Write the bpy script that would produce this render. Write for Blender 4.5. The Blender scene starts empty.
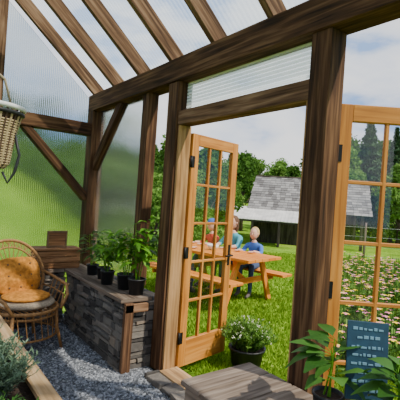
import bpy, math, random
from mathutils import Vector, Matrix
random.seed(7)
R=random.random
def U(a,b): return a+(b-a)*random.random()
def yard(lat,d): return (0.8*lat+0.6*d, -0.6*lat+0.8*d)
def sst(x,a,b):
    t=max(0.0,min(1.0,(x-a)/(b-a))); return t*t*(3-2*t)

# ---------------------------------------------------------------- materials
M={}
def newmat(name):
    m=bpy.data.materials.new(name); m.use_nodes=True; nt=m.node_tree; nt.nodes.clear()
    out=nt.nodes.new('ShaderNodeOutputMaterial'); M[name]=m
    return m,nt,out
def ramp(nt,stops):
    r=nt.nodes.new('ShaderNodeValToRGB'); e=r.color_ramp.elements
    while len(e)<len(stops): e.new(0.5)
    for i,(p,c) in enumerate(stops):
        e[i].position=p; e[i].color=(c[0],c[1],c[2],1)
    return r
def L(nt,a,b): nt.links.new(a,b)

def wood(name,c0,c1,c2,rough=0.75,gx=2.0,gy=38.0,bump=0.35,spec=0.25):
    m,nt,out=newmat(name)
    uv=nt.nodes.new('ShaderNodeUVMap'); uv.uv_map='UVMap'
    mp=nt.nodes.new('ShaderNodeMapping'); mp.inputs['Scale'].default_value=(gx,gy,1)
    L(nt,uv.outputs[0],mp.inputs[0])
    n=nt.nodes.new('ShaderNodeTexNoise'); n.inputs['Scale'].default_value=1.0; n.inputs['Detail'].default_value=6; n.inputs['Distortion'].default_value=0.6
    L(nt,mp.outputs[0],n.inputs['Vector'])
    mp2=nt.nodes.new('ShaderNodeMapping'); mp2.inputs['Scale'].default_value=(1.3,6,1)
    L(nt,uv.outputs[0],mp2.inputs[0])
    n2=nt.nodes.new('ShaderNodeTexNoise'); n2.inputs['Scale'].default_value=1.0; n2.inputs['Detail'].default_value=3
    L(nt,mp2.outputs[0],n2.inputs['Vector'])
    mx=nt.nodes.new('ShaderNodeMath'); mx.operation='MULTIPLY_ADD'; mx.inputs[1].default_value=0.55; 
    L(nt,n.outputs[0],mx.inputs[0])
    m2=nt.nodes.new('ShaderNodeMath'); m2.operation='MULTIPLY'; m2.inputs[1].default_value=0.45
    L(nt,n2.outputs[0],m2.inputs[0]); L(nt,m2.outputs[0],mx.inputs[2])
    r=ramp(nt,[(0.38,c0),(0.5,c1),(0.63,c2)]); L(nt,mx.outputs[0],r.inputs[0])
    b=nt.nodes.new('ShaderNodeBsdfPrincipled'); b.inputs['Roughness'].default_value=rough
    b.inputs['Specular IOR Level'].default_value=spec
    L(nt,r.outputs[0],b.inputs['Base Color'])
    bp=nt.nodes.new('ShaderNodeBump'); bp.inputs['Strength'].default_value=bump; bp.inputs['Distance'].default_value=0.004
    L(nt,n.outputs[0],bp.inputs['Height']); L(nt,bp.outputs[0],b.inputs['Normal'])
    L(nt,b.outputs[0],out.inputs[0]); return m
wood('timber',(0.022,0.011,0.006),(0.072,0.033,0.015),(0.17,0.088,0.042),spec=.15)
wood('timber_light',(0.055,0.027,0.014),(0.15,0.078,0.04),(0.31,0.185,0.105),spec=.15)
wood('trim_wood',(0.20,0.10,0.035),(0.38,0.21,0.08),(0.50,0.29,0.13))
wood('door_wood',(0.36,0.125,0.018),(0.52,0.20,0.03),(0.64,0.28,0.06),rough=0.5,bump=0.1,spec=0.3)
wood('table_wood',(0.55,0.16,0.015),(0.68,0.22,0.025),(0.76,0.30,0.05),rough=0.65,spec=.15)
wood('grey_wood',(0.07,0.048,0.035),(0.16,0.12,0.09),(0.28,0.22,0.17),spec=.15)
wood('crate_wood',(0.08,0.035,0.013),(0.22,0.10,0.04),(0.34,0.18,0.085))
wood('barn_wood',(0.025,0.018,0.015),(0.055,0.042,0.034),(0.10,0.08,0.067),gx=0.8,gy=8)
wood('bed_wood',(0.24,0.14,0.065),(0.42,0.26,0.12),(0.56,0.38,0.21))

def plain(name,c,rough=0.7,metal=0.0,var=0.0,scale=20,spec=0.4,bump=0.0):
    m,nt,out=newmat(name)
    b=nt.nodes.new('ShaderNodeBsdfPrincipled'); b.inputs['Roughness'].default_value=rough; b.inputs['Metallic'].default_value=metal
    b.inputs['Specular IOR Level'].default_value=spec
    tc=nt.nodes.new('ShaderNodeTexCoord'); n=nt.nodes.new('ShaderNodeTexNoise'); n.inputs['Scale'].default_value=scale; n.inputs['Detail'].default_value=4
    L(nt,tc.outputs['Object'],n.inputs['Vector'])
    v=max(var,0.05)
    r=ramp(nt,[(0.3,[x*(1-v) for x in c]),(0.7,[min(1,x*(1+v)) for x in c])]); L(nt,n.outputs[0],r.inputs[0]); L(nt,r.outputs[0],b.inputs['Base Color'])
    if bump:
        bp=nt.nodes.new('ShaderNodeBump'); bp.inputs['Strength'].default_value=bump; bp.inputs['Distance'].default_value=0.01
        L(nt,n.outputs[0],bp.inputs['Height']); L(nt,bp.outputs[0],b.inputs['Normal'])
    L(nt,b.outputs[0],out.inputs[0]); return m
plain('black_plastic',(0.02,0.02,0.022),0.45)
plain('black_iron',(0.015,0.015,0.015),0.5,0.6)
plain('soil',(0.05,0.03,0.02),0.95,var=0.4,scale=60,bump=0.6)
plain('terracotta',(0.5,0.19,0.09),0.8,var=0.15)
plain('rattan',(0.32,0.155,0.05),0.6,var=0.35,scale=50)
plain('cushion_orange',(0.50,0.20,0.035),0.95,var=0.35,scale=30,bump=0.3,spec=.1)
plain('cushion_beige',(0.30,0.23,0.16),0.95,var=0.3,scale=60,bump=0.3)
plain('skin',(0.66,0.38,0.27),0.6)
plain('metal_roof',(0.58,0.56,0.52),0.6,0.0,var=0.2,scale=2)
plain('sign_blue',(0.012,0.05,0.085),0.6,var=0.2)
plain('sign_ink',(0.13,0.26,0.34),0.7)
plain('white_paint',(0.75,0.74,0.70),0.7)
plain('mortar',(0.035,0.03,0.026),0.95,var=0.3)
plain('bark',(0.10,0.07,0.05),0.9,var=0.4,scale=9,bump=0.5)
plain('rope',(0.35,0.27,0.17),0.9)
plain('splint',(0.46,0.34,0.18),0.75,var=0.3,scale=60)
plain('splint_dark',(0.09,0.05,0.028),0.75,var=0.3,scale=60)
plain('frame_wood',(0.15,0.085,0.04),0.7,var=0.3)
plain('eye_dark',(0.02,0.015,0.01),0.3)
plain('lip',(0.5,0.2,0.17),0.6)
plain('shirt_red',(0.6,0.05,0.04),0.9); plain('shirt_blue',(0.06,0.16,0.5),0.9); plain('shirt_teal',(0.08,0.35,0.42),0.9)
plain('jeans',(0.05,0.08,0.16),0.9); plain('shoe',(0.12,0.1,0.09),0.8)
plain('hair_brown',(0.12,0.06,0.03),0.8,var=0.3); plain('hair_blond',(0.5,0.34,0.14),0.8,var=0.3)
plain('cap_blue',(0.04,0.12,0.45),0.8)

def island(name,stops,rough=0.85,transl=0.0,bump=0.0,nscale=30,spec=.2):
    m,nt,out=newmat(name)
    g=nt.nodes.new('ShaderNodeNewGeometry')
    tc=nt.nodes.new('ShaderNodeTexCoord'); n=nt.nodes.new('ShaderNodeTexNoise'); n.inputs['Scale'].default_value=nscale; n.inputs['Detail'].default_value=4
    L(nt,tc.outputs['Object'],n.inputs['Vector'])
    a=nt.nodes.new('ShaderNodeMath'); a.operation='MULTIPLY_ADD'; a.inputs[1].default_value=0.35; L(nt,n.outputs[0],a.inputs[0])
    mm=nt.nodes.new('ShaderNodeMath'); mm.operation='MULTIPLY'; mm.inputs[1].default_value=0.68; L(nt,g.outputs['Random Per Island'],mm.inputs[0]); L(nt,mm.outputs[0],a.inputs[2])
    r=ramp(nt,stops); L(nt,a.outputs[0],r.inputs[0])
    b=nt.nodes.new('ShaderNodeBsdfPrincipled'); b.inputs['Roughness'].default_value=rough; b.inputs['Specular IOR Level'].default_value=spec
    L(nt,r.outputs[0],b.inputs['Base Color'])
    if bump:
        bp=nt.nodes.new('ShaderNodeBump'); bp.inputs['Strength'].default_value=bump; bp.inputs['Distance'].default_value=0.01
        L(nt,n.outputs[0],bp.inputs['Height']); L(nt,bp.outputs[0],b.inputs['Normal'])
    if transl>0:
        t=nt.nodes.new('ShaderNodeBsdfTranslucent'); L(nt,r.outputs[0],t.inputs[0])
        mx=nt.nodes.new('ShaderNodeMixShader'); mx.inputs[0].default_value=transl
        L(nt,b.outputs[0],mx.inputs[1]); L(nt,t.outputs[0],mx.inputs[2]); L(nt,mx.outputs[0],out.inputs[0])
    else: L(nt,b.outputs[0],out.inputs[0])
    return m
island('stone',[(0.1,(0.035,0.031,0.028)),(0.45,(0.11,0.10,0.09)),(0.7,(0.19,0.17,0.145)),(0.95,(0.27,0.205,0.15))],bump=0.9,nscale=25)
island('gravel',[(0.1,(0.05,0.054,0.062)),(0.5,(0.15,0.16,0.18)),(0.95,(0.40,0.42,0.46))],bump=0.3)
island('leaf_tree',[(0.1,(0.025,0.075,0.008)),(0.5,(0.065,0.16,0.018)),(0.95,(0.14,0.28,0.04))],transl=0.35,nscale=1)
island('leaf_tree_light',[(0.1,(0.06,0.15,0.018)),(0.5,(0.14,0.28,0.04)),(0.95,(0.25,0.42,0.085))],transl=0.35,nscale=1)
island('leaf_conifer',[(0.1,(0.02,0.055,0.02)),(0.5,(0.04,0.10,0.035)),(0.95,(0.085,0.16,0.06))],transl=0.15,nscale=1)
island('leaf_pepper',[(0.1,(0.045,0.15,0.008)),(0.5,(0.11,0.30,0.015)),(0.95,(0.23,0.48,0.04))],rough=0.5,transl=0.4)
island('leaf_dark',[(0.1,(0.025,0.085,0.012)),(0.5,(0.05,0.15,0.022)),(0.95,(0.10,0.24,0.04))],rough=0.5,transl=0.3)
island('leaf_grey',[(0.1,(0.08,0.14,0.07)),(0.5,(0.16,0.24,0.14)),(0.95,(0.28,0.37,0.24))],transl=0.25)
island('grass_blade',[(0.1,(0.10,0.20,0.008)),(0.5,(0.20,0.35,0.02)),(0.95,(0.36,0.52,0.05))],transl=0.3,nscale=1,spec=.05)
island('flower',[(0.1,(0.85,0.6,0.02)),(0.40,(0.9,0.7,0.04)),(0.55,(0.8,0.18,0.35)),(0.75,(0.85,0.3,0.5)),(0.95,(0.9,0.9,0.85))],nscale=1)
island('flower_white',[(0.1,(0.8,0.8,0.55)),(0.95,(0.9,0.9,0.75))],nscale=1)
island('shingle',[(0.1,(0.11,0.10,0.095)),(0.5,(0.21,0.20,0.19)),(0.95,(0.35,0.33,0.31))],nscale=3)

def grass_ground():
    m,nt,out=newmat('grass_ground')
    tc=nt.nodes.new('ShaderNodeTexCoord')
    n=nt.nodes.new('ShaderNodeTexNoise'); n.inputs['Scale'].default_value=0.6; n.inputs['Detail'].default_value=8; n.inputs['Roughness'].default_value=0.7
    L(nt,tc.outputs['Object'],n.inputs['Vector'])
    n2=nt.nodes.new('ShaderNodeTexNoise'); n2.inputs['Scale'].default_value=14; n2.inputs['Detail'].default_value=6
    L(nt,tc.outputs['Object'],n2.inputs['Vector'])
    a=nt.nodes.new('ShaderNodeMath'); a.operation='ADD'; L(nt,n.outputs[0],a.inputs[0]); L(nt,n2.outputs[0],a.inputs[1])
    h=nt.nodes.new('ShaderNodeMath'); h.operation='MULTIPLY'; h.inputs[1].default_value=0.5; L(nt,a.outputs[0],h.inputs[0])
    r=ramp(nt,[(0.38,(0.06,0.14,0.008)),(0.5,(0.16,0.30,0.02)),(0.62,(0.31,0.44,0.06))]); L(nt,h.outputs[0],r.inputs[0])
    b=nt.nodes.new('ShaderNodeBsdfPrincipled'); b.inputs['Roughness'].default_value=0.95; b.inputs['Specular IOR Level'].default_value=0.05
    L(nt,r.outputs[0],b.inputs['Base Color'])
    bp=nt.nodes.new('ShaderNodeBump'); bp.inputs['Strength'].default_value=0.8; bp.inputs['Distance'].default_value=0.05
    L(nt,n2.outputs[0],bp.inputs['Height']); L(nt,bp.outputs[0],b.inputs['Normal'])
    L(nt,b.outputs[0],out.inputs[0])
grass_ground()
def gravel_floor():
    m,nt,out=newmat('gravel_floor')
    tc=nt.nodes.new('ShaderNodeTexCoord')
    v=nt.nodes.new('ShaderNodeTexVoronoi'); v.inputs['Scale'].default_value=55
    L(nt,tc.outputs['Object'],v.inputs['Vector'])
    r=ramp(nt,[(0.0,(0.03,0.035,0.04)),(0.5,(0.14,0.15,0.17)),(1.0,(0.34,0.36,0.40))]); 
    s=nt.nodes.new('ShaderNodeSeparateColor'); L(nt,v.outputs['Color'],s.inputs[0]); L(nt,s.outputs[0],r.inputs[0])
    b=nt.nodes.new('ShaderNodeBsdfPrincipled'); b.inputs['Roughness'].default_value=0.9
    L(nt,r.outputs[0],b.inputs['Base Color'])
    bp=nt.nodes.new('ShaderNodeBump'); bp.inputs['Strength'].default_value=1; bp.inputs['Distance'].default_value=0.01; bp.invert=True
    L(nt,v.outputs['Distance'],bp.inputs['Height']); L(nt,bp.outputs[0],b.inputs['Normal'])
    L(nt,b.outputs[0],out.inputs[0])
gravel_floor()
# twinwall polycarbonate, frosted
def polycarb(name,refr,trans,rough,tint=(0.95,0.97,0.97),wscale=12,diff=0.5,bump=0.0):
    m,nt,out=newmat(name)
    uv=nt.nodes.new('ShaderNodeUVMap'); uv.uv_map='UVMap'
    w=nt.nodes.new('ShaderNodeTexWave'); w.inputs['Scale'].default_value=wscale; w.bands_direction='Y'
    L(nt,uv.outputs[0],w.inputs['Vector'])
    rf=nt.nodes.new('ShaderNodeBsdfRefraction'); rf.inputs['Roughness'].default_value=rough; rf.inputs['IOR'].default_value=1.3; rf.inputs['Color'].default_value=(*tint,1)
    if bump:
        bp=nt.nodes.new('ShaderNodeBump'); bp.inputs['Strength'].default_value=bump; bp.inputs['Distance'].default_value=0.003
        L(nt,w.outputs[1],bp.inputs['Height']); L(nt,bp.outputs[0],rf.inputs['Normal'])
    tr=nt.nodes.new('ShaderNodeBsdfTransparent'); tr.inputs[0].default_value=(*tint,1)
    tl=nt.nodes.new('ShaderNodeBsdfTranslucent'); tl.inputs[0].default_value=(0.9,0.93,0.93,1)
    m1=nt.nodes.new('ShaderNodeMixShader'); m1.inputs[0].default_value=trans
    L(nt,rf.outputs[0] if refr else tr.outputs[0],m1.inputs[1]); L(nt,tr.outputs[0],m1.inputs[2])
    m2=nt.nodes.new('ShaderNodeMixShader')
    mr=nt.nodes.new('ShaderNodeMapRange'); mr.inputs[3].default_value=diff*0.4; mr.inputs[4].default_value=diff
    L(nt,w.outputs[1],mr.inputs[0]); L(nt,mr.outputs[0],m2.inputs[0])
    L(nt,m1.outputs[0],m2.inputs[1]); L(nt,tl.outputs[0],m2.inputs[2])
    L(nt,m2.outputs[0],out.inputs[0])
polycarb('polycarbonate_frosted',True,0.10,0.14,tint=(.88,.90,.89),wscale=14,diff=0.06,bump=0.3)
polycarb('polycarbonate_clear',False,1.0,0.1,wscale=7,diff=0.16)
polycarb('polycarbonate_transom',False,1.0,0.1,wscale=11,diff=0.55)
def glass():
    m,nt,out=newmat('window_glass')
    tr=nt.nodes.new('ShaderNodeBsdfTransparent'); gl=nt.nodes.new('ShaderNodeBsdfGlossy'); gl.inputs['Roughness'].default_value=0.03
    f=nt.nodes.new('ShaderNodeMixShader'); f.inputs[0].default_value=0.07
    L(nt,tr.outputs[0],f.inputs[1]); L(nt,gl.outputs[0],f.inputs[2]); L(nt,f.outputs[0],out.inputs[0])
glass()

# ---------------------------------------------------------------- mesh builder
class MB:
    def __init__(s): s.v=[];s.f=[];s.m=[];s.uv=[];s.sm=[];s.mats=[]
    def mi(s,n):
        if n not in s.mats: s.mats.append(n)
        return s.mats.index(n)
    def face(s,idx,mat,uvs=None,smooth=False):
        s.f.append(idx); s.m.append(s.mi(mat)); s.sm.append(smooth)
        s.uv.append(uvs if uvs else [(0,0)]*len(idx))
    def beam(s,p0,p1,w,h,mat,up=(0,0,1),jit=0.0):
        p0=Vector(p0);p1=Vector(p1);a=(p1-p0);ln=a.length;a.normalize()
        up=Vector(up)
        if abs(a.dot(up))>0.99: up=Vector((1,0,0))
        sd=a.cross(up).normalized();up=sd.cross(a).normalized()
        b=len(s.v)
        for p in(p0,p1):
            for sx,sy in((-1,-1),(1,-1),(1,1),(-1,1)):
                s.v.append(tuple(p+sd*(sx*w/2+U(-jit,jit))+up*(sy*h/2+U(-jit,jit))))
        o=U(0,50);o2=U(0,50)
        for k in range(4):
            k2=(k+1)%4; c=(w if k%2==0 else h)
            s.face([b+k,b+k2,b+4+k2,b+4+k],mat,[(o,o2+k*.7),(o,o2+k*.7+c),(o+ln,o2+k*.7+c),(o+ln,o2+k*.7)])
        s.face([b+3,b+2,b+1,b],mat,[(o,o2),(o+.02,o2),(o+.02,o2+h),(o,o2+h)])
        s.face([b+4,b+5,b+6,b+7],mat,[(o,o2),(o+.02,o2),(o+.02,o2+h),(o,o2+h)])
    def box(s,x0,x1,y0,y1,z0,z1,mat):
        dx,dy,dz=x1-x0,y1-y0,z1-z0;cx,cy,cz=(x0+x1)/2,(y0+y1)/2,(z0+z1)/2
        if dz>=dx and dz>=dy: s.beam((cx,cy,z0),(cx,cy,z1),dy,dx,mat)
        elif dx>=dy: s.beam((x0,cy,cz),(x1,cy,cz),dy,dz,mat)
        else: s.beam((cx,y0,cz),(cx,y1,cz),dx,dz,mat)
    def tube(s,pts,rs,mat,seg=8,caps=True,closed=False):
        pts=[Vector(p) for p in pts];n=len(pts)
        if not hasattr(rs,'__len__'): rs=[rs]*n
        b=len(s.v);prev=None
        for i,p in enumerate(pts):
            if closed: t=pts[(i+1)%n]-pts[i-1]
            else: t=pts[min(i+1,n-1)]-pts[max(i-1,0)]
            t.normalize()
            if prev is None:
                x=t.orthogonal().normalized()
            else:
                x=prev-t*prev.dot(t)
                x=x.normalized() if x.length>1e-6 else t.orthogonal().normalized()
            prev=x;y=t.cross(x)
            for k in range(seg):
                an=2*math.pi*k/seg
                s.v.append(tuple(p+(x*math.cos(an)+y*math.sin(an))*rs[i]))
        for i in range(n if closed else n-1):
            j=(i+1)%n
            for k in range(seg):
                k2=(k+1)%seg
                s.face([b+i*seg+k,b+i*seg+k2,b+j*seg+k2,b+j*seg+k],mat,[(i*.1,k*.02),(i*.1,k*.02+.02),(i*.1+.1,k*.02+.02),(i*.1+.1,k*.02)],True)
        if caps and not closed:
            s.face([b+k for k in range(seg)][::-1],mat); s.face([b+(n-1)*seg+k for k in range(seg)],mat)
    def lathe(s,c,prof,mat,seg=24,sx=1,sy=1,smooth=True):
        b=len(s.v);n=len(prof)
        for (r,z) in prof:
            for k in range(seg):
                a=2*math.pi*k/seg;s.v.append((c[0]+r*sx*math.cos(a),c[1]+r*sy*math.sin(a),c[2]+z))
        for i in range(n-1):
            for k in range(seg):
                k2=(k+1)%seg;s.face([b+i*seg+k,b+i*seg+k2,b+(i+1)*seg+k2,b+(i+1)*seg+k],mat,None,smooth)
    def ell(s,c,r,mat,mtx=None,nu=14,nv=9,fn=None):
        b=len(s.v);c=Vector(c)
        for i in range(nv+1):
            ph=math.pi*i/nv
            for k in range(nu):
                a=2*math.pi*k/nu
                d=Vector((math.sin(ph)*math.cos(a),math.sin(ph)*math.sin(a),math.cos(ph)))
                q=Vector((d.x*r[0],d.y*r[1],d.z*r[2]))
                if fn:q=fn(q,d)
                if mtx:q=mtx@q
                s.v.append(tuple(c+q))
        for i in range(nv):
            for k in range(nu):
                k2=(k+1)%nu;s.face([b+i*nu+k,b+(i+1)*nu+k,b+(i+1)*nu+k2,b+i*nu+k2],mat,None,True)
    def leaf(s,p,d,ln,w,mat,droop=0.3,nrm=None,seg=4,fold=0.15):
        p=Vector(p);d=Vector(d).normalized()
        up=Vector(nrm) if nrm else Vector((0,0,1))
        sd=d.cross(up)
        if sd.length<1e-3: sd=Vector((1,0,0))
        sd.normalize();up=sd.cross(d)
        b=len(s.v)
        for i in range(seg+1):
            t=i/seg
            ww=w*0.5*math.sin(math.pi*min(0.97,t**0.8*0.97+0.03))
            q=p+d*(ln*t)-Vector((0,0,1))*(droop*ln*t*t)
            s.v.append(tuple(q-sd*ww+up*fold*ww));s.v.append(tuple(q));s.v.append(tuple(q+sd*ww+up*fold*ww))
        for i in range(seg):
            a=b+i*3
            s.face([a,a+1,a+4,a+3],mat,None,True);s.face([a+1,a+2,a+5,a+4],mat,None,True)
    def card(s,p,sz,mat,asp=0.6):
        d=Vector((U(-1,1),U(-1,1),U(-1,1))).normalized();e=d.orthogonal().normalized()
        e=Matrix.Rotation(U(0,6.28),3,d)@e;p=Vector(p);b=len(s.v)
        s.v+= [tuple(p-d*sz),tuple(p+e*sz*asp),tuple(p+d*sz),tuple(p-e*sz*asp)]
        s.face([b,b+1,b+2,b+3],mat)
    def mesh(s,name):
        me=bpy.data.meshes.new(name);me.from_pydata(s.v,[],s.f)
        for n in s.mats: me.materials.append(M[n])
        me.polygons.foreach_set('material_index',s.m);me.polygons.foreach_set('use_smooth',s.sm)
        uvl=me.uv_layers.new(name='UVMap');flat=[]
        for u in s.uv:
            for a in u: flat+= [a[0],a[1]]
        uvl.data.foreach_set('uv',flat);me.update();return me
    def obj(s,name,bevel=0,parent=None,loc=(0,0,0),rotz=0):
        o=bpy.data.objects.new(name,s.mesh(name));bpy.context.scene.collection.objects.link(o)
        o.location=loc;o.rotation_euler[2]=rotz
        if bevel:
            m=o.modifiers.new('bevel','BEVEL');m.width=bevel;m.segments=2;m.limit_method='ANGLE'
        if parent:o.parent=parent
        return o
def empty(name,loc=(0,0,0),rotz=0):
    e=bpy.data.objects.new(name,None);bpy.context.scene.collection.objects.link(e);e.location=loc;e.rotation_euler[2]=rotz;e.empty_display_size=0.2;return e

# ---------------------------------------------------------------- terrain
def gz(x,y):
    d=.6*x+.8*y;lat=.8*x-.6*y
    z=-0.06-0.62*sst(d,8.5,22)
    z+=2.3*sst(y,7.0,13)*(1-sst(x,1.5,6.0))
    z+=7*sst(d,45,110)
    return z
t=MB()
def grid(t,xs,ys,mat):
    b=len(t.v)
    for y in ys:
        for x in xs:
            z=gz(x,y)
            if -3.2<x<2.05 and y<5.3: z-=0.12
            t.v.append((x,y,z))
    nx=len(xs)
    for j in range(len(ys)-1):
        for i in range(nx-1):
            t.face([b+j*nx+i,b+j*nx+i+1,b+(j+1)*nx+i+1,b+(j+1)*nx+i],mat,None,True)
xs=sorted(set([round(-70+4*i,2) for i in range(56)]+[round(-10+.5*i,2) for i in range(61)]+[2.04,2.08]))
ys=sorted(set([round(-40+4*i,2) for i in range(50)]+[round(-4+.5*i,2) for i in range(45)]))
grid(t,xs,ys,'grass_ground');t.obj('yard_ground')

# grass blades
g=MB();mi=g.mi('grass_blade')
for i in range(85000):
    d=3.0+13*(R()**1.7);lat=U(-0.35*d-0.3,0.62*d+0.6)
    x,y=yard(lat,d)
    if x<2.2: continue
    h=U(.02,.055)*(1+.04*d);w=.006+.0016*d;z=gz(x,y);a=U(0,6.28);lx,ly=U(-.7,.7)*h,U(-.7,.7)*h
    b=len(g.v);g.v+=[(x-w*math.cos(a),y-w*math.sin(a),z-.005),(x+w*math.cos(a),y+w*math.sin(a),z-.005),(x+lx,y+ly,z+h)]
    g.f.append([b,b+1,b+2]);g.m.append(mi);g.sm.append(False);g.uv.append([(0,0)]*3)
g.obj('lawn_grass')
# wildflower meadow
fl=MB()
for i in range(2600):
    d=U(3.6,10.5);lat=U(.36*d,.36*d+3.2)
    if lat>.62*d+.4: continue
    x,y=yard(lat,d)
    z=gz(x,y);h=U(.15,.55)
    top=(x+U(-.03,.03),y+U(-.03,.03),z+h)
    fl.tube([(x,y,z),top],.004,'leaf_dark',3,False)
    for k in range(4): fl.leaf((x,y,z+h*U(.1,.8)),(U(-1,1),U(-1,1),.6),.15,.045,'leaf_tree' if i%2 else 'leaf_tree_light',seg=2)
    if R()<.45:
        for k in range(5):
            a=k*1.257;fl.leaf(top,(math.cos(a),math.sin(a),.3),.045,.042,'flower',seg=2)
fl.obj('wildflower_bed')

# ---------------------------------------------------------------- greenhouse frame
XW=1.93;YB=4.85;H0=2.51;H1=2.71;SL=0.87;RX=-0.45
f=empty('wall_side')
b=MB()
b.box(XW-.09,XW+.08,YB-.09,YB+.08,-0.05,H0,'timber')         # corner post
b.box(XW-.05,XW+.06,3.44,3.57,.62,H0,'timber')              # stud
b.box(XW-.075,XW+.075,2.89,3.05,0,H0,'timber')              # left jamb post
b.box(XW-.07,XW+.07,1.37,1.51,0,H0,'timber')                # right jamb post
b.box(XW-.09,XW+.09,-1.2,-1.05,0,H0,'timber')
b.beam((XW,-1.4,(H0+H1)/2),(XW,YB+.09,(H0+H1)/2),.18,H1-H0,'timber')
b.beam((XW,YB-.75,H0+.02),(XW,YB-.03,H0-.72),.09,.11,'timber')
b.obj('posts_and_plate',.006,f)
b=MB()
b.box(XW-.06,XW+.06,1.512,2.888,2.13,2.25,'timber_light')
b.box(XW-.05,XW+.07,2.862,2.89,0,2.13,'trim_wood')
b.box(XW-.05,XW+.07,1.51,1.535,0,2.13,'trim_wood')
b.box(XW-.09,XW+.09,1.535,2.86,-.02,.035,'bed_wood')
b.obj('door_frame_trim',.003,f)
def panel(name,quad,th,mat,uvs,parent):
    q=[Vector(p) for p in quad];n=(q[1]-q[0]).cross(q[3]-q[0]).normalized()*th
    m=MB();k=len(q)
    m.v=[tuple(p) for p in q]+[tuple(p+n) for p in q]
    m.face(list(range(k))[::-1],mat,uvs[::-1]);m.face(list(range(k,2*k)),mat,uvs)
    for i in range(k):
        j=(i+1)%k;m.face([i,j,k+j,k+i],mat)
    return m.obj(name,0,parent)
q=[(XW+.02,3.55,.66),(XW+.02,YB-.09,.66),(XW+.02,YB-.09,H0),(XW+.02,3.55,H0)];panel('frosted_panel',q,.01,'polycarbonate_frosted',[(p[2],p[1]) for p in q],f)
q=[(XW+.02,1.51,2.25),(XW+.02,2.89,2.25),(XW+.02,2.89,H0),(XW+.02,1.51,H0)];panel('transom_panel',q,.003,'polycarbonate_transom',[(p[1],p[2]) for p in q],f)

# stone walls
def stonewall(axis,a0,a1,face,back,ztop,endface=None):
    m=MB();sg=1 if back>face else -1
    if axis=='y': m.box(min(face+sg*.06,back),max(face+sg*.06,back),a0+.05,a1,-.1,ztop-.03,'mortar')
    else: m.box(a0,a1,min(face+sg*.06,back),max(face+sg*.06,back),-.1,ztop-.03,'mortar')
    def course(u0,u1,place):
        # irregular stacking: independent columns-groups with varying heights
        a=u0
        while a<u1-.01:
            wcol=min(U(.18,.38),u1-a)
            if u1-a-wcol<.06: wcol=u1-a
            z=-.03
            while z<ztop-.03:
                h=min(random.choice((U(.018,.035),U(.03,.06),U(.05,.10))),ztop-.03-z)
                if h<.012: break
                if R()<.45: parts=[(a-U(0,.02),a+wcol+U(0,.02))]
                else:
                    c=a+wcol*U(.3,.7);parts=[(a-U(0,.02),c),(c,a+wcol+U(0,.02))]
                for p,q in parts: place(max(p,u0)+.003,min(q,u1)-.003,z+h/2+U(-.004,.004),h-.007)
                z+=h
            a+=wcol
    dep=.12
    def pl(p,q,z,h):
        o=U(-.022,.012)
        if axis=='y': m.beam((face+o+dep/2*sg,p,z),(face+o+dep/2*sg,q,z+U(-.004,.004)),dep,h,'stone',jit=.006)
        else: m.beam((p,face+o+dep/2*sg,z),(q,face+o+dep/2*sg,z+U(-.004,.004)),dep,h,'stone',jit=.006)
    course(a0,a1,pl)
    if endface:
        course(face,back-.02,lambda p,q,z,h:m.beam((p,a0+.03+U(-.012,.008),z),(q,a0+.03,z),.06,h,'stone',jit=.005))
    return m
m=stonewall('y',3.06,4.5,1.56,XW+.1,.60,endface=True)
m.obj('stone_wall',.007)
m=MB();m.box(1.53,XW-.1,3.04,4.76,.585,.62,'grey_wood');m.beam((1.6,3.028,.0),(1.6,3.028,.585),.08,.04,'timber_light',up=(0,1,0));m.beam((1.78,3.028,.54),(1.56,3.028,.54),.04,.07,'timber_light')
m.obj('stone_wall_ledge',.004)
m=stonewall('x',-1.6,1.55,4.50,4.76,.60);m.obj('stone_wall',.007)
m=MB();m.box(-1.6,1.525,4.47,4.76,.585,.62,'grey_wood');m.obj('stone_wall_ledge',.004)
m=stonewall('y',-.9,1.22,1.60,XW+.05,.46);m.obj('stone_wall',.007)
m=MB();m.box(1.57,XW-.08,-.9,1.235,.445,.475,'grey_wood');m.obj('stone_wall_ledge',.004)

# back wall
f=empty('wall_back');b=MB()
b.beam((-2.9,YB,2.275),(XW-.09,YB,2.275),.15,.15,'timber')
b.beam((1.07,YB,2.22),(XW-.08,YB,1.42),.09,.12,'timber',up=(0,1,0))
b.box(.70,.83,YB-.06,YB+.06,2.35,H1+SL*(XW-.76)-.1,'timber_light')
b.box(-.52,-.38,YB-.07,YB+.07,0,4.6,'timber');b.box(-2.97,-2.83,YB-.07,YB+.07,0,2.5,'timber')
b.obj('posts_and_beam',.006,f)
zr=H1+SL*(XW-RX)
q=[(XW-.08,YB+.085,.6),(-.45,YB+.085,.6),(-.45,YB+.085,zr-.05),(XW-.08,YB+.085,H1-.03)]
panel('frosted_panel_right',q,.01,'polycarbonate_frosted',[(p[2],p[0]) for p in q],f)
q=[(-.45,YB+.085,.6),(-2.9,YB+.085,.6),(-2.9,YB+.085,2.6),(-.45,YB+.085,zr-.05)]
panel('frosted_panel_left',q,.01,'polycarbonate_frosted',[(p[2],p[0]) for p in q],f)
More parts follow.
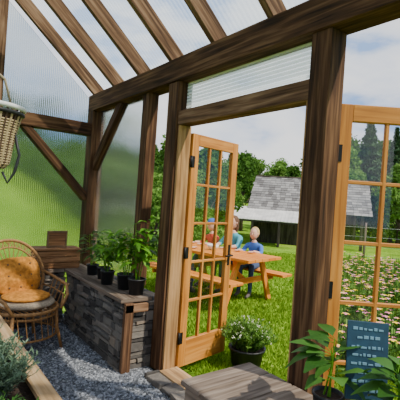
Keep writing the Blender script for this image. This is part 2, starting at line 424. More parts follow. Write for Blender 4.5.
# ceiling / rafters
f=empty('ceiling');b=MB()
for i in range(11):
    y=YB-i*.6
    if i==0: y-=.03
    b.beam((XW+.10,y,H1-.10*SL+.03),(RX,y,zr+.03),.055,.14,'timber_light',up=(0,0,1))
    b.beam((RX,y,zr+.03),(-3.05,y,zr+.03-SL*2.6),.055,.14,'timber_light')
b.beam((RX,-1.4,zr+.03),(RX,YB+.08,zr+.03),.05,.2,'timber')
b.obj('rafters',.003,f)
q=[(XW+.16,-1.4,H1-.14+.14),(XW+.16,YB+.12,H1-.14+.14),(RX,YB+.12,zr+.14),(RX,-1.4,zr+.14)];panel('roof_panel_right',q,.003,'polycarbonate_clear',[(p[0],p[1]) for p in q],f)
q=[(RX,-1.4,zr+.14),(RX,YB+.12,zr+.14),(-3.1,YB+.12,zr+.14-SL*2.65),(-3.1,-1.4,zr+.14-SL*2.65)];panel('roof_panel_left',q,.003,'polycarbonate_clear',[(p[0],p[1]) for p in q],f)

# floor
m=MB();m.v=[(-3,-1.4,0),(XW-.09,-1.4,0),(XW-.09,YB,0),(-3,YB,0),(-3,-1.4,-.1),(XW-.09,-1.4,-.1),(XW-.09,YB,-.1),(-3,YB,-.1)]
m.face([0,1,2,3],'gravel_floor');m.face([7,6,5,4],'gravel_floor')
for a,c in((0,1),(1,2),(2,3),(3,0)): m.face([c,a,a+4,c+4],'gravel_floor')
for i in range(9000):
    x=U(.66,1.84);y=U(1.9,4.5)
    if x>1.54 and y>3.0: continue
    s=U(.006,.014);bb=len(m.v)
    for dx,dy,dz in((1,0,0),(0,1,0),(-1,0,0),(0,-1,0),(0,0,.8),(0,0,-.8)):
        m.v.append((x+dx*s*U(.7,1.3),y+dy*s*U(.7,1.3),s*.3+dz*s*U(.7,1.2)))
    for a,c in((0,1),(1,2),(2,3),(3,0)): m.face([bb+a,bb+c,bb+4],'gravel');m.face([bb+c,bb+a,bb+5],'gravel')
m.obj('floor')
# sill stones
m=MB()
y=1.9
while y<2.85:
    l=U(.14,.26)
    m.beam((XW-.17,y,.02),(XW-.17,min(y+l-.01,2.86),.02),.13,.05,'stone',jit=.012);y+=l
m.obj('door_sill_stones',.008)

# ---------------------------------------------------------------- french doors
def french_door(name,hinge,ang,W=.67,Hh=2.06,cols=3,rows=5):
    e=empty(name,hinge,ang);b=MB();z0=.04;T=.042;st=.085
    b.box(0,st,-T/2,T/2,z0,z0+Hh,'door_wood');b.box(W-st,W,-T/2,T/2,z0,z0+Hh,'door_wood')
    b.box(st,W-st,-T/2,T/2,z0+Hh-.10,z0+Hh,'door_wood');b.box(st,W-st,-T/2,T/2,z0,z0+.23,'door_wood')
    gz0=z0+.23;gz1=z0+Hh-.10
    for i in range(1,cols):
        x=st+(W-2*st)*i/cols;b.box(x-.011,x+.011,-T/2+.006,T/2-.006,gz0,gz1,'door_wood')
    for j in range(1,rows):
        z=gz0+(gz1-gz0)*j/rows;b.box(st,W-st,-T/2+.007,T/2-.007,z-.011,z+.011,'door_wood')
    b.obj('frame',.004,e)
    b=MB();b.v=[(st,0,gz0),(W-st,0,gz0),(W-st,0,gz1),(st,0,gz1)];b.face([0,1,2,3],'window_glass');b.obj('glass',0,e)
    b=MB()
    for z in(.3,1.05,1.85):
        b.tube([(-.006,-T/2,z-.05),(-.006,-T/2,z+.05)],.011,'black_iron',8);b.box(0,.035,-T/2-.004,-T/2,z-.05,z+.05,'black_iron')
    b.tube([(W-.045,-T/2,1.0),(W-.045,-T/2-.05,1.0)],.009,'black_iron',8);b.tube([(W-.045,-T/2-.05,1.0),(W-.15,-T/2-.05,1.0)],.008,'black_iron',8)
    b.box(W-.06,W-.03,-T/2-.005,-T/2,.9,1.1,'black_iron')
    b.obj('hardware',0,e);return e
french_door('door_1',(XW+.085,2.87,-.02),math.radians(11),W=.66)
french_door('door_2',(XW+.10,1.42,-.02),math.radians(-37),W=.80,Hh=2.10)

# ---------------------------------------------------------------- wooden bench box
m=MB()
x0,x1,y0,y1,zt=1.32,1.83,1.27,1.80,.50
for i in range(3):
    w=(y1-y0)/3;m.box(x0-.02,x1,y0+i*w+.003,y0+(i+1)*w-.003,zt-.03,zt,'grey_wood')
for i in range(4):
    h=(zt-.03)/4
    m.box(x0,x0+.022,y0+.02,y1-.02,i*h+.002,(i+1)*h-.002,'grey_wood');m.box(x1-.03,x1-.008,y0+.02,y1-.02,i*h+.002,(i+1)*h-.002,'grey_wood')
    m.box(x0+.02,x1-.03,y1-.035,y1-.013,i*h+.002,(i+1)*h-.002,'grey_wood');m.box(x0+.02,x1-.03,y0+.013,y0+.035,i*h+.002,(i+1)*h-.002,'grey_wood')
m.obj('wooden_storage_box',.008)

# ---------------------------------------------------------------- raised bed
m=MB()
X0,X1,Y0,Y1=-.45,.65,.5,3.3
for k in range(3):
    z0=.0+k*.165
    m.box(X1-.04,X1,Y0,Y1,z0+.002,z0+.163,'bed_wood');m.box(X0,X0+.04,Y0,Y1,z0+.002,z0+.163,'bed_wood')
    m.box(X0+.04,X1-.04,Y1-.04,Y1,z0+.002,z0+.163,'bed_wood');m.box(X0+.04,X1-.04,Y0,Y0+.04,z0+.002,z0+.163,'bed_wood')
m.box(X1-.075,X1+.015,Y0,Y1+.01,.495,.52,'bed_wood');m.box(X0-.01,X0+.08,Y0,Y1+.01,.495,.52,'bed_wood')
m.box(X0+.03,X1-.04,Y0+.03,Y1-.03,.38,.45,'soil')
m.obj('raised_garden_bed',.003)
def herb(name,c,r,h,n,mat,fmat=None,z=.45):
    m=MB()
    for i in range(n):
        a=U(0,6.28);rr=r*R()**.6;bx,by=c[0]+.35*rr*math.cos(a),c[1]+.35*rr*math.sin(a)
        tx,ty=c[0]+rr*math.cos(a),c[1]+rr*math.sin(a);hh=h*U(.55,1.05)*(1-.35*(rr/r)**2)
        p0=Vector((bx,by,z));p1=Vector(((bx+tx)/2,(by+ty)/2,z+hh*.65));p2=Vector((tx,ty,z+hh))
        m.tube([p0,p1,p2],[.003,.0025,.0015],mat,3,False)
        for k in range(16):
            t=U(.15,1);q=p0.lerp(p1,t*2) if t<.5 else p1.lerp(p2,t*2-1)
            m.leaf(q,(U(-1,1),U(-1,1),U(.1,1.2)),U(.025,.05),.011,mat,seg=2,droop=.1)
        if fmat and R()<.3:
            for k in range(4): m.card(p2+Vector((U(-.01,.01),U(-.01,.01),U(-.01,.02))),.008,fmat)
    return m.obj(name)
herb('lavender_plant',(.38,2.15),.25,.34,160,'leaf_grey')
herb('lavender_plant',(.36,2.75),.22,.24,130,'leaf_grey')
herb('basil_plant',(.30,1.68),.22,.22,90,'leaf_dark')
herb('thyme_plant',(-.05,2.6),.22,.26,90,'leaf_grey','flower_white')

# ---------------------------------------------------------------- pots and seedlings
def pot(m,c,r,h,mat):
    m.lathe(c,[(0,0),(r*.78,0),(r*.97,h*.93),(r*1.05,h*.93),(r*1.05,h),(r*.92,h),(r*.9,h*.88),(0,h*.88)],mat,20)
    m.lathe(c,[(0,h*.885),(r*.89,h*.885)],'soil',20)
def seedling(name,c,r,ph,h,mat='leaf_pepper',lw=.05,ll=.10,nst=3,nl=9,potm='black_plastic',xmax=None):
    m=MB();pot(m,c,r,ph,potm)
    for s in range(nst):
        a=U(0,6.28);p0=Vector((c[0]+U(-.3,.3)*r,c[1]+U(-.3,.3)*r,c[2]+ph*.88))
        top=p0+Vector((math.cos(a)*h*.17,math.sin(a)*h*.17,h*U(.7,1)))
        mid=(p0+top)/2+Vector((U(-.02,.02),U(-.02,.02),.02));m.tube([p0,mid,top],[.005,.004,.0025],'leaf_pepper',5,False)
        for k in range(nl):
            t=U(.25,1.0);q=p0.lerp(mid,t*2) if t<.5 else mid.lerp(top,t*2-1)
            a=U(0,6.28);d=Vector((math.cos(a),math.sin(a),U(-.1,.7)))
            if xmax and q.x+d.x*ll>xmax: d.x=-abs(d.x)*.6
            e=q+d*ll*.3;m.tube([q,e],.0018,'leaf_pepper',3,False)
            m.leaf(e,d,ll*U(.7,1.2),lw*U(.7,1.2),mat,droop=U(.2,.7))
    return m.obj(name)
zz=.622
seedling('potted_pepper_seedling',(1.735,3.17,zz),.08,.14,.56,nl=17,nst=5,ll=.12,lw=.065,xmax=1.92)
seedling('potted_pepper_seedling',(1.73,3.39,zz),.078,.14,.52,nl=16,nst=5,ll=.12,lw=.065,xmax=1.9)
seedling('potted_pepper_seedling',(1.66,3.63,zz),.07,.13,.34,nl=14,nst=4,xmax=1.92)
seedling('potted_pepper_seedling',(1.72,3.86,zz),.07,.12,.40,nl=14,nst=4,ll=.11,xmax=1.92)
seedling('potted_pepper_seedling',(1.70,4.10,zz),.065,.11,.42,nl=12,mat='leaf_dark',nst=4,ll=.12,xmax=1.92)
# right ledge plants
seedling('potted_eggplant',(1.70,1.135,.477),.072,.14,.34,mat='leaf_dark',lw=.09,ll=.15,nst=3,nl=7)
seedling('potted_eggplant',(1.69,.76,.477),.085,.13,.34,mat='leaf_dark',lw=.11,ll=.16,nst=4,nl=8,potm='terracotta')
m=MB()
m.box(-.095,.095,-.006,.006,.14,.50,'sign_blue')
for (z,x0,x1) in((.46,-.07,.07),(.42,-.05,.055),(.375,-.075,.07),(.34,-.07,.04),(.30,-.075,.075),(.26,-.04,.05),(.22,-.07,.06),(.18,-.05,.07)):
    x=x0
    while x<x1:
        l=U(.01,.03);m.box(x,min(x+l,x1),-.0085,-.006,z,z+U(.008,.016),'sign_ink');x+=l+.006
for sx in(-.08,.08): m.box(sx-.012,sx+.012,.006,.02,0,.48,'frame_wood')
o=m.obj('chalkboard_plant_sign',.002,None,(1.785,.985,.478),math.radians(-42));o.rotation_euler[0]=math.radians(-6)

# planter outside
m=MB();px,py=2.72,2.72;pz=gz(px,py)
pot(m,(px,py,pz),.17,.20,'black_plastic')
m.tube([(px-.17,py,pz+.17),(px-.12,py,pz+.32),(px,py,pz+.38),(px+.12,py,pz+.32),(px+.17,py,pz+.17)],.006,'black_iron',6)
m.obj('flower_planter_pot')
herb('white_flowering_plant',(px,py),.28,.30,260,'leaf_tree_light','flower_white',z=pz+.178)

# ---------------------------------------------------------------- crate and picture frame
m=MB()
x0,x1,y0,y1,z0=1.22,1.70,4.49,4.74,.622
for k in range(3):
    z=z0+.01+k*.065
    m.box(x0,x1,y0,y0+.015,z,z+.055,'crate_wood');m.box(x0,x1,y1-.015,y1,z,z+.055,'crate_wood')
    m.box(x0,x0+.015,y0+.015,y1-.015,z,z+.055,'crate_wood');m.box(x1-.015,x1,y0+.015,y1-.015,z,z+.055,'crate_wood')
m.box(x0-.015,x1+.015,y0-.012,y1+.012,z0+.205,z0+.225,'crate_wood');m.box(x0+.01,x1-.01,y0+.01,y1-.01,z0,z0+.012,'crate_wood')
m.obj('wooden_crate',.002)
m=MB();zc=z0+.226
for a,c,d,e in((-.12,.12,0,.02),(-.12,.12,.17,.19),(-.12,-.10,.02,.17),(.10,.12,.02,.17)):m.box(a,c,-.01,.01,d,e,'frame_wood')
m.box(-.10,.10,-.004,.006,.02,.17,'crate_wood');m.beam((0,.01,.14),(0,.07,.0),.02,.008,'frame_wood')
o=m.obj('picture_frame',.002,None,(1.46,4.60,zc),math.radians(10))

# ---------------------------------------------------------------- rattan chair
ce=empty('wicker_chair',(1.00,3.98,0),math.radians(14))   # faces local -y
m=MB();SR=.30
ring=lambda r,z,n=28,sx=1,sy=1:[(r*sx*math.cos(2*math.pi*k/n),r*sy*math.sin(2*math.pi*k/n),z) for k in range(n)]
m.tube(ring(SR,.38),.016,'rattan',8,closed=True);m.tube(ring(SR*.97,.33),.011,'rattan',8,closed=True)
for i in range(-6,7):
    x=i*.045;y=math.sqrt(max(0,SR*SR-x*x));m.tube([(x,-y,.385),(x,y,.385)],.006,'rattan',5)
legs=[(.22,-.22),(-.22,-.22),(.21,.21),(-.21,.21)]
for lx,ly in legs:m.tube([(lx*.95,ly*.95,.38),(lx*1.0,ly*1.0,.2),(lx*1.18,ly*1.18,0)],[.016,.016,.014],'rattan',8)
for z,rr in((.14,.29),):
    m.tube(ring(rr*1.05,z),.010,'rattan',6,closed=True)
for k in range(28):
    a=2*math.pi*k/28;a2=2*math.pi*(k+.5)/28
    m.tube([(SR*math.cos(a),SR*math.sin(a),.37),(.30*math.cos(a2),.30*math.sin(a2),.15),],.005,'rattan',4,False)
def back(t,r,zc=.62):
    x=r*math.sin(t);z=zc+r*math.cos(t);return (x,.22+.32*(z-.38),z)
hoop=[back(-2.45+4.9*i/36,.34) for i in range(37)];m.tube(hoop,.016,'rattan',8)
hoop2=[back(-2.45+4.9*i/36,.27) for i in range(37)];m.tube(hoop2,.009,'rattan',6)
hoop3=[back(-2.45+4.9*i/36,.16) for i in range(37)];m.tube(hoop3,.008,'rattan',6)
for i in range(23):
    t=-2.2+4.4*i/22;o_=back(t,.34);m.tube([(0+.05*math.sin(t),.22,.42),back(t,.16),o_],.005,'rattan',4,False)
for i in range(40):
    t0=-2.4+4.8*i/40;t1=t0+.12;m.tube([back(t0,.27),back(t0+.06,.34)],.004,'rattan',4,False);m.tube([back(t0+.06,.34),back(t1,.27)],.004,'rattan',4,False)
for s in(-1,1): # arms
    m.tube([back(s*1.5,.34),(s*.37,.10,.60),(s*.36,-.12,.57),(s*.30,-.24,.50),(s*.23,-.25,.38)],.015,'rattan',8)
    m.tube([back(s*1.9,.33),(s*.34,.08,.50),(s*.33,-.12,.48),(s*.25,-.23,.42)],.008,'rattan',6)
    for k in range(5):
        y=.12-.07*k;m.tube([(s*.365,y,.59),(s*.29,y*.9,.38)],.006,'rattan',4,False)
m.obj('rattan_frame',0,ce)
m=MB()
m.ell((0,-.01,.43),(.27,.27,.05),'cushion_beige',nu=24,nv=10)
m.obj('seat_cushion',0,ce)
m=MB()
def tuft(q,d):
    k=1-.3*abs(math.cos(q.x*28))*abs(math.cos(q.z*28));return Vector((q.x,q.y*k,q.z))
def sq(q,d):
    f=1.0/max(.75,(abs(d.x)**4+abs(d.z)**4)**.25+1e-6) if abs(d.y)<.9 else 1
    q=Vector((q.x*min(f,1.2),q.y,q.z*min(f,1.2)));return tuft(q,d)
mt=Matrix.Rotation(math.radians(-17),3,'X')
m.ell((0,.165,.64),(.215,.075,.18),'cushion_orange',mt,36,24,sq)
m.ell((0,-.02,.485),(.22,.20,.045),'cushion_orange',None,30,14,lambda q,d:Vector((q.x,q.y,q.z*(1-.3*abs(math.cos(q.x*28))*abs(math.cos(q.y*28))))))
for i in range(-1,2):
    for j in range(-1,2):
        p=mt@Vector((i*.11,-.05,j*.11));m.ell((p.x,.165+p.y,.64+p.z),(.01,.008,.01),'frame_wood',None,8,5)
m.obj('back_cushion',0,ce)

# ---------------------------------------------------------------- hanging pack basket
be=empty('hanging_pack_basket',(.355,2.48,1.60));m=MB()
prof=[(.10,0),(.125,.03),(.135,.10),(.15,.2),(.17,.28),(.185,.33)]
n=34
for i in range(n):
    a=2*math.pi*i/n
    m.tube([((r+.002*(i%2))*math.cos(a),(r+.002*(i%2))*math.sin(a)*.85,z) for r,z in prof],.0075,'splint' if i%2 else 'splint_dark',4,False)
zk=.01
while zk<.27:
    for (r0,z0),(r1,z1) in zip(prof,prof[1:]):
        if z0<=zk<z1: rr=r0+(r1-r0)*(zk-z0)/(z1-z0)
    m.tube([((rr+(.006 if k%2 else -.004))*math.cos(2*math.pi*k/68),(rr+(.006 if k%2 else -.004))*math.sin(2*math.pi*k/68)*.85,zk) for k in range(68)],.0055,'splint',4,closed=True);zk+=.014
m.lathe((0,0,0),[(0,.006),(.1,.006)],'splint_dark',24,1,.85)
m.lathe((0,0,0),[(.095,.01),(.12,.04),(.13,.1),(.145,.2),(.165,.28),(.175,.31)],'splint_dark',24,1,.85)
m.tube([(.19*math.cos(2*math.pi*k/40),.19*math.sin(2*math.pi*k/40)*.85,.335) for k in range(40)],.014,'white_paint',8,closed=True)
m.tube([(.185*math.cos(2*math.pi*k/40),.185*math.sin(2*math.pi*k/40)*.85,.305) for k in range(40)],.012,'black_plastic',8,closed=True)
m.tube([(.14,-.05,.2),(.17,-.06,.08),(.15,-.06,-.02),(.12,-.05,-.08),(.09,-.05,-.02)],.008,'black_plastic',6)
m.obj('woven_body',0,be);m=MB()
m.tube([(-.13,0,.335),(-.08,0,.5),(0,0,.56),(.08,0,.5),(.13,0,.335)],.007,'rope',6)
m.tube([(0,0,.55),(0,-.03,2.28)],.005,'rope',5);m.obj('hanging_rope',0,be)

# ---------------------------------------------------------------- picnic table
lat0,d0=1.04,5.95
ax=(-.74,.67)
wx=.8*ax[0]+.6*ax[1];wy=-.6*ax[0]+.8*ax[1];ang=math.atan2(wy,wx)
tx,ty=yard(lat0,d0);tz=-.06
te=empty('picnic_table',(tx,ty,tz),ang)   # local +x along the table, local -y = far/right side
m=MB();TL=1.9
for i in range(5):
    y=-.36+i*.18;m.box(0,TL,y-.086,y+.086,.712,.755,'table_wood')
for s in(-1,1):
    for k in(0,1):
        y=s*(.60+k*.15);m.box(0,TL,y-.072,y+.072,.415,.455,'table_wood')
for x in(.28,TL-.28):
    for s in(-1,1): m.beam((x,s*.30,.71),(x,s*.60,0),.10,.045,'table_wood',up=(1,0,0))
    m.box(x+.022,x+.06,-.74,.74,.33,.415,'table_wood');m.box(x+.022,x+.06,-.36,.36,.63,.712,'table_wood')
    xm=TL/2;m.beam((x+(.06 if x<1 else .0),0,.36),(xm,0,.70),.07,.035,'table_wood',up=(0,1,0))
m.obj('table_and_benches',.004,te)
m=MB()
m.lathe((1.0,.05,.756),[(0,0),(.05,0),(.09,.05),(.1,.09),(.092,.088),(.05,.01),(0,.008)],'white_paint',20);m.obj('bowl',0,te)

# ---------------------------------------------------------------- people
def seated_person(name,local,face,s,shirt,hair,cap=None,longhair=False):
    cm=Matrix.Translation((tx,ty,tz))@Matrix.Rotation(ang,4,'Z')@Matrix.Translation((local[0],local[1],.457))@Matrix.Rotation(face,4,'Z')
    e=empty(name);e.matrix_world=cm
    def S(x,y,z): return (x*s,y*s,z*s)
    V=[S(0,0,.11),S(0,.0,.27),S(0,.02,.44),S(0,.03,.56),S(0,.045,.64)]
    Rr=[.125*s,.115*s,.12*s,.06*s,.045*s];E=[(0,1),(1,2),(2,3),(3,4)]
    for sd in(-1,1):
        b=len(V)
        V+=[S(sd*.165,.02,.50),(sd*.22*s,.14*s,.35*s),(sd*.13,.335,.325)]
        Rr+=[.062*s,.046*s,.028*s];E+=[(2,b),(b,b+1),(b+1,b+2)]
        V+=[S(sd*.09,.03,.09),(sd*.10,.36*s+.02,.075*s),(sd*.10,.37*s+.02,-.38),(sd*.10,.37*s+.15,-.425)]
        Rr+=[.095*s,.068*s,.042*s,.034*s];E+=[(0,b+3),(b+3,b+4),(b+4,b+5),(b+5,b+6)]
    me=bpy.data.meshes.new('sk');me.from_pydata(V,E,[]);o=bpy.data.objects.new('sk',me);bpy.context.scene.collection.objects.link(o)
    o.modifiers.new('s','SKIN');sub=o.modifiers.new('u','SUBSURF');sub.levels=2
    for i,v in enumerate(me.skin_vertices[0].data): v.radius=(Rr[i],Rr[i]*(.8 if i in(0,1,2) else 1));v.use_root=(i==0)
    bpy.context.view_layer.update();dg=bpy.context.evaluated_depsgraph_get()
    nm=bpy.data.meshes.new_from_object(o.evaluated_get(dg));bpy.data.objects.remove(o)
    nm.materials.clear()
    for mt_ in('skin',shirt,'jeans','shoe'): nm.materials.append(M[mt_])
    for p in nm.polygons:
        c=p.center;p.use_smooth=True;k=1
        if c.z<.17*s: k=2
        if c.z<-.34: k=3
        if c.z>.575*s: k=0
        if c.y>.19 and c.z>.24: k=0
        p.material_index=k
    bo=bpy.data.objects.new('body',nm);bpy.context.scene.collection.objects.link(bo);bo.parent=e
    m=MB();hc=Vector(S(0,.06,.76));hr=.098*(.5+.5*s)
    def hf(q,d):
        k=1.0
        if d.z<0: k=1-.22*d.z*d.z
        return Vector((q.x*k,q.y*k+(.012 if d.z<-.3 and d.y>0 else 0),q.z))
    m.ell(hc,(hr*.82,hr*.98,hr*1.18),'skin',None,20,14,hf)
    m.ell(hc+Vector((0,-.022,.020)),(hr*.90,hr*.98,hr*1.14),hair,None,20,12)
    if longhair: m.ell(hc+Vector((0,-.055,-.06)),(hr*.8,hr*.5,hr*1.5),hair,None,16,10)
    f_=hr*.93
    m.tube([hc+Vector((0,f_*.98,.012)),hc+Vector((0,f_*1.2,-.018)),hc+Vector((0,f_*.98,-.026))],[.006,.012,.008],'skin',8)
    for sd in(-1,1):
        m.ell(hc+Vector((sd*.031,f_*.93,.008)),(.010,.007,.007),'white_paint',None,8,6);m.ell(hc+Vector((sd*.031,f_*.99,.008)),(.005,.004,.005),'eye_dark',None,8,5)
        m.tube([hc+Vector((sd*.018,f_*.98,.028)),hc+Vector((sd*.044,f_*.90,.027))],.003,hair,4)
        m.ell(hc+Vector((sd*hr*.86,0,-.005)),(.009,.016,.024),'skin',None,8,6)
    m.tube([hc+Vector((-.02,f_*.88,-.048)),hc+Vector((0,f_*.95,-.051)),hc+Vector((.02,f_*.88,-.048))],.005,'lip',6)
    if cap:
        m.ell(hc+Vector((0,-.005,.045)),(hr*.98,hr*1.08,hr*.92),cap,None,20,10,lambda q,d:Vector((q.x,q.y,max(q.z,-.005))))
        m.ell(hc+Vector((0,hr*1.15,.043)),(hr*.6,hr*.6,.006),cap,None,14,6)
    m.obj('head',0,e)
    m=MB()
    for sd in(-1,1):
        w=Vector((sd*.13,.335,.322));m.ell(w+Vector((-sd*.008,.045,-.002)),(.033,.045,.015),'skin',None,12,8)
        for k in range(4):
            o1=w+Vector((-sd*.008+(-.024+.016*k),.08,0));ln=[.05,.058,.055,.042][k if sd>0 else 3-k]
            m.tube([o1,o1+Vector((0,ln*.5,.007)),o1+Vector((0,ln*.85,-.002)),o1+Vector((0,ln,-.008))],[.0078,.0075,.007,.005],'skin',6)
        o1=w+Vector((-sd*.033,.035,0));m.tube([o1,o1+Vector((-sd*.02,.025,0)),o1+Vector((-sd*.022,.05,-.004))],[.009,.009,.006],'skin',6)
    m.obj('hands',0,e)
# bench far side = local -y ; facing +y (towards table)
seated_person('seated_child',(.66,-.66,0),math.radians(10),.78,'shirt_blue','hair_blond')
seated_person('seated_woman',(1.10,-.66,0),math.radians(-6),.98,'shirt_teal','hair_brown',longhair=True)
seated_person('seated_child',(1.60,-.66,0),math.radians(-8),.86,'shirt_red','hair_brown','cap_blue')
seated_person('seated_man',(1.35,.66,0),math.radians(180),1.0,'shirt_red','hair_brown')

# ---------------------------------------------------------------- barn
bx,by=yard(3.15,23.2);r=(.96,-.28)
wx=.8*r[0]+.6*r[1];wy=-.6*r[0]+.8*r[1];bang=math.atan2(wy,wx);bz=-.68
e=empty('barn_shed',(bx,by,bz),bang)   # +x along ridge, +y away from viewer
m=MB();BL=6.0;BD=4.6;EH=2.15;RH=3.95
def boards(x0,y0,x1,y1,h0,h1,gap=None):
    n=int(max(abs(x1-x0),abs(y1-y0))/.18)
    for i in range(n):
        a=(i+.5)/n;x=x0+(x1-x0)*a;y=y0+(y1-y0)*a
        h=h0 if h1 is None else h1(x,y)
        m.beam((x,y,-.1),(x,y,h),.175 if y0==y1 else .03,.03 if y0==y1 else .175,'barn_wood',up=(0,1,0),jit=.004)
boards(0,0,3.9,0,EH,None);boards(0,BD,BL,BD,EH,None)
gab=lambda x,y: EH+(RH-EH)*(1-abs(y-BD/2)/(BD/2))-.05
boards(0,0,0,BD,EH,gab);boards(3.9,0,3.9,BD,EH,gab)
for x in(4.9,BL-.1):
    for y in(.1,BD-.1): m.beam((x,y,-.1),(x,y,EH),.16,.16,'barn_wood')
m.beam((3.9,.08,EH),(BL,.08,EH),.12,.18,'barn_wood')
m.obj('walls',0,e)
m=MB()
def roof(y0,z0,y1,z1,x0,x1,rows,mat):
    for j in range(rows):
        a0=j/rows;a1=(j+1.25)/rows
        x=x0+U(-.1,0)
        while x<x1:
            l=min(U(.18,.4),x1-x+.05);ya,za=y0+(y1-y0)*a0,z0+(z1-z0)*a0+.03;yb,zb=y0+(y1-y0)*min(a1,1),z0+(z1-z0)*min(a1,1)
            m.beam((x+l/2,ya,za),(x+l/2,yb,zb),l-.012,.025,mat,up=(0,0,1));x+=l
roof(-.4,EH-.25,BD/2,RH,-.3,BL+.3,14,'shingle');roof(BD+.4,EH-.25,BD/2,RH,-.3,BL+.3,8,'shingle')
m.beam((-.3,BD/2,RH+.03),(BL+.3,BD/2,RH+.03),.2,.05,'grey_wood')
m.obj('shingle_roof',0,e)
m=MB()
for i in range(22):
    x=-1.2+i*.19;m.beam((x,-.05,2.0),(x,-2.3,1.35),.18,.03,'metal_roof');m.beam((x+.095,-.05,2.02),(x+.095,-2.3,1.37),.02,.03,'metal_roof')
for x in(-1.1,.3,1.7,2.8): m.beam((x,-2.2,-.1),(x,-2.2,1.35),.12,.12,'barn_wood')
m.beam((-1.2,-2.2,1.3),(2.9,-2.2,1.3),.1,.12,'barn_wood');m.beam((-1.1,-.06,-.1),(-1.1,-.06,2.0),.12,.12,'barn_wood')
m.obj('lean_to',0,e)
# fence
m=MB()
pts=[yard(4.3+i*1.0,13.2-i*.5) for i in range(7)]
for i,(x,y) in enumerate(pts):
    z=gz(x,y);m.tube([(x,y,z-.1),(x+.02,y,z+1.35)],[.045,.035],'grey_wood',7)
for (xa,ya),(xb,yb) in zip(pts,pts[1:]):
    for h in(.3,.6,.9,1.2): m.tube([(xa,ya,gz(xa,ya)+h),(xb,yb,gz(xb,yb)+h)],.006,'metal_roof',4,False)
m.obj('garden_fence')

# ---------------------------------------------------------------- trees
def tree_mesh(name,h,r,n,mat,leaf,seed,trunk=.25,low=.15):
    random.seed(seed);m=MB()
    m.tube([(0,0,-.3),(U(-.1,.1),U(-.1,.1),h*.35),(U(-.2,.2),U(-.2,.2),h*.7)],[h*.028,h*.02,h*.008],'bark',8)
    cl=[]
    for i in range(26):
        a=U(0,6.28);t=U(0,1);z=h*(low+(1-low)*t*.92);rr=r*math.sin(math.pi*min(.95,.18+t*.8))*U(.35,.85)
        c=Vector((rr*math.cos(a),rr*math.sin(a),z));cl.append((c,r*U(.22,.42)))
        m.tube([(0,0,max(.2,z*.55)),tuple(c*.5+Vector((0,0,z*.28))),tuple(c)],[h*.008,h*.005,.01],'bark',4,False)
    for i in range(n):
        c,cr=random.choice(cl);d=Vector((random.gauss(0,1),random.gauss(0,1),random.gauss(0,1))).normalized()*cr*U(.55,1.08);d.z*=.8
        m.card(c+d,leaf*U(.6,1.3),mat)
    return m.mesh(name)
def conifer_mesh(name,h,r,n,seed):
    random.seed(seed);m=MB();m.tube([(0,0,-.3),(0,0,h*.97)],[h*.025,.02],'bark',7)
    for i in range(n):
        t=R()**.8;z=h*(.08+.9*t);tier=abs(((z*2.2)%1)-.5)*2
        rr=r*(1-t)*(0.65+.45*tier)*U(.3,1);a=U(0,6.28);m.card((rr*math.cos(a),rr*math.sin(a),z-rr*.25),U(.08,.2),'leaf_conifer',.4)
    return m.mesh(name)
T1=tree_mesh('maple_a',6,2.3,7500,'leaf_tree',.13,11);T2=tree_mesh('maple_b',6,1.9,6500,'leaf_tree_light',.12,12);T3=tree_mesh('birch',8,1.9,5500,'leaf_tree_light',.11,13,low=.3)
T4=conifer_mesh('spruce',8,2.0,9000,14);T5=tree_mesh('shrub',2.4,1.5,5000,'leaf_tree_light',.07,15,low=.02)
random.seed(99)
def put(me,name,lat,d,s,sz=None):
    x,y=yard(lat,d);o=bpy.data.objects.new(name,me);bpy.context.scene.collection.objects.link(o)
    o.location=(x,y,gz(x,y)-.05);o.rotation_euler[2]=U(0,6.28);o.scale=(s,s,sz or s)
# seen through side glazing, left of the door
put(T2,'maple_tree',-2.9,13.0,.75);put(T2,'maple_tree',-1.1,15.5,.74);put(T1,'maple_tree',.3,18.5,.75);put(T5,'garden_shrub',-1.2,11.2,.75);put(T5,'garden_shrub',-.2,13.5,.9)
# behind back wall
for la,d,s,k in((-12,18,.8,T1),(-9.6,19,.72,T2),(-7.4,17,.85,T1),(-5.0,17.5,.62,T2),(-3.9,16,.72,T1),(-14,24,1.1,T1),(-9,25,1.0,T1),(-6,26,1.0,T1)): put(k,'maple_tree',la,d,s)
for la,d,s in((-5.6,12.5,.6),(-3.6,11.0,.55),(-7.2,13,.8),(-4.4,14,.6)): put(T5,'garden_shrub',la,d,s)
# beyond the barn
put(T2,'maple_tree',1.5,27,.84);put(T1,'maple_tree',3.3,31,1.0);put(T3,'birch_tree',4.9,34,.85);put(T2,'maple_tree',6.6,35,1.0);put(T1,'maple_tree',8.8,38,1.0)
put(T2,'maple_tree',9.9,28,1.15);put(T4,'spruce_tree',12.0,29,1.2);put(T4,'spruce_tree',14.4,30,1.1);put(T1,'maple_tree',17,31,1.3);put(T2,'maple_tree',13.0,26,.95);put(T1,'maple_tree',11.2,33,1.5);put(T1,'maple_tree',15.6,35,1.4)
for i in range(26):
    put(random.choice([T1,T2,T1]),'woodland_tree',-26+i*2.6+U(-.8,.8),U(46,54),U(.95,1.25))
for i in range(26):
    put(random.choice([T1,T2,T4]),'woodland_tree',-40+i*3.8+U(-1,1),U(64,72),U(1.2,1.6))

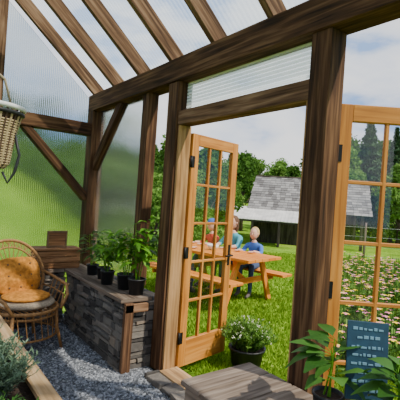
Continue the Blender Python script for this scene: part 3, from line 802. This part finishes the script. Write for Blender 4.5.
# ---------------------------------------------------------------- world, sun, camera
w=bpy.data.worlds.new('sky');bpy.context.scene.world=w;w.use_nodes=True;nt=w.node_tree;nt.nodes.clear()
out=nt.nodes.new('ShaderNodeOutputWorld');bg=nt.nodes.new('ShaderNodeBackground')
tc=nt.nodes.new('ShaderNodeTexCoord');sp=nt.nodes.new('ShaderNodeSeparateXYZ');L(nt,tc.outputs['Generated'],sp.inputs[0])
r1=ramp(nt,[(0.0,(0.42,0.62,0.90)),(0.12,(0.20,0.42,0.85)),(0.4,(0.24,0.44,0.84)),(0.7,(0.28,0.47,0.84))]);L(nt,sp.outputs[2],r1.inputs[0])
mp=nt.nodes.new('ShaderNodeMapping');mp.inputs['Scale'].default_value=(1,1,2.4);mp.inputs['Location'].default_value=(1.3,.4,.2);L(nt,tc.outputs['Generated'],mp.inputs[0])
n=nt.nodes.new('ShaderNodeTexNoise');n.inputs['Scale'].default_value=3.4;n.inputs['Detail'].default_value=10;n.inputs['Roughness'].default_value=.52;L(nt,mp.outputs[0],n.inputs['Vector'])
r2=ramp(nt,[(0.44,(0.12,)*3),(0.52,(.75,)*3),(0.62,(1,1,1))]);L(nt,n.outputs[0],r2.inputs[0])
mx=nt.nodes.new('ShaderNodeMix');mx.data_type='RGBA';L(nt,r2.outputs[0],mx.inputs[0]);L(nt,r1.outputs[0],mx.inputs[6]);mx.inputs[7].default_value=(1.05,1.06,1.08,1)
L(nt,mx.outputs[2],bg.inputs[0]);bg.inputs[1].default_value=1.35;L(nt,bg.outputs[0],out.inputs[0])
sd=bpy.data.lights.new('sun','SUN');sd.energy=6.0;sd.angle=math.radians(1.2);sd.color=(1,.93,.80)
so=bpy.data.objects.new('sun',sd);bpy.context.scene.collection.objects.link(so)
dirv=Vector((.35,-.75,1.0));so.rotation_euler=dirv.to_track_quat('Z','Y').to_euler();so.location=(5,-5,12)

cd=bpy.data.cameras.new('camera');cd.sensor_width=36;cd.lens=36;cd.clip_end=500;cd.clip_start=.05
co=bpy.data.objects.new('camera',cd);bpy.context.scene.collection.objects.link(co)
th=math.radians(4.0);rt=Vector((.8,-.6,0));up=Vector((0,0,1));fw=Vector((.6,.8,0))
xc=rt*math.cos(th)+up*math.sin(th);yc=-rt*math.sin(th)+up*math.cos(th);zc=-fw
mt=Matrix(((xc.x,yc.x,zc.x,0),(xc.y,yc.y,zc.y,0),(xc.z,yc.z,zc.z,1.5),(0,0,0,1)))
co.matrix_world=mt;bpy.context.scene.camera=co
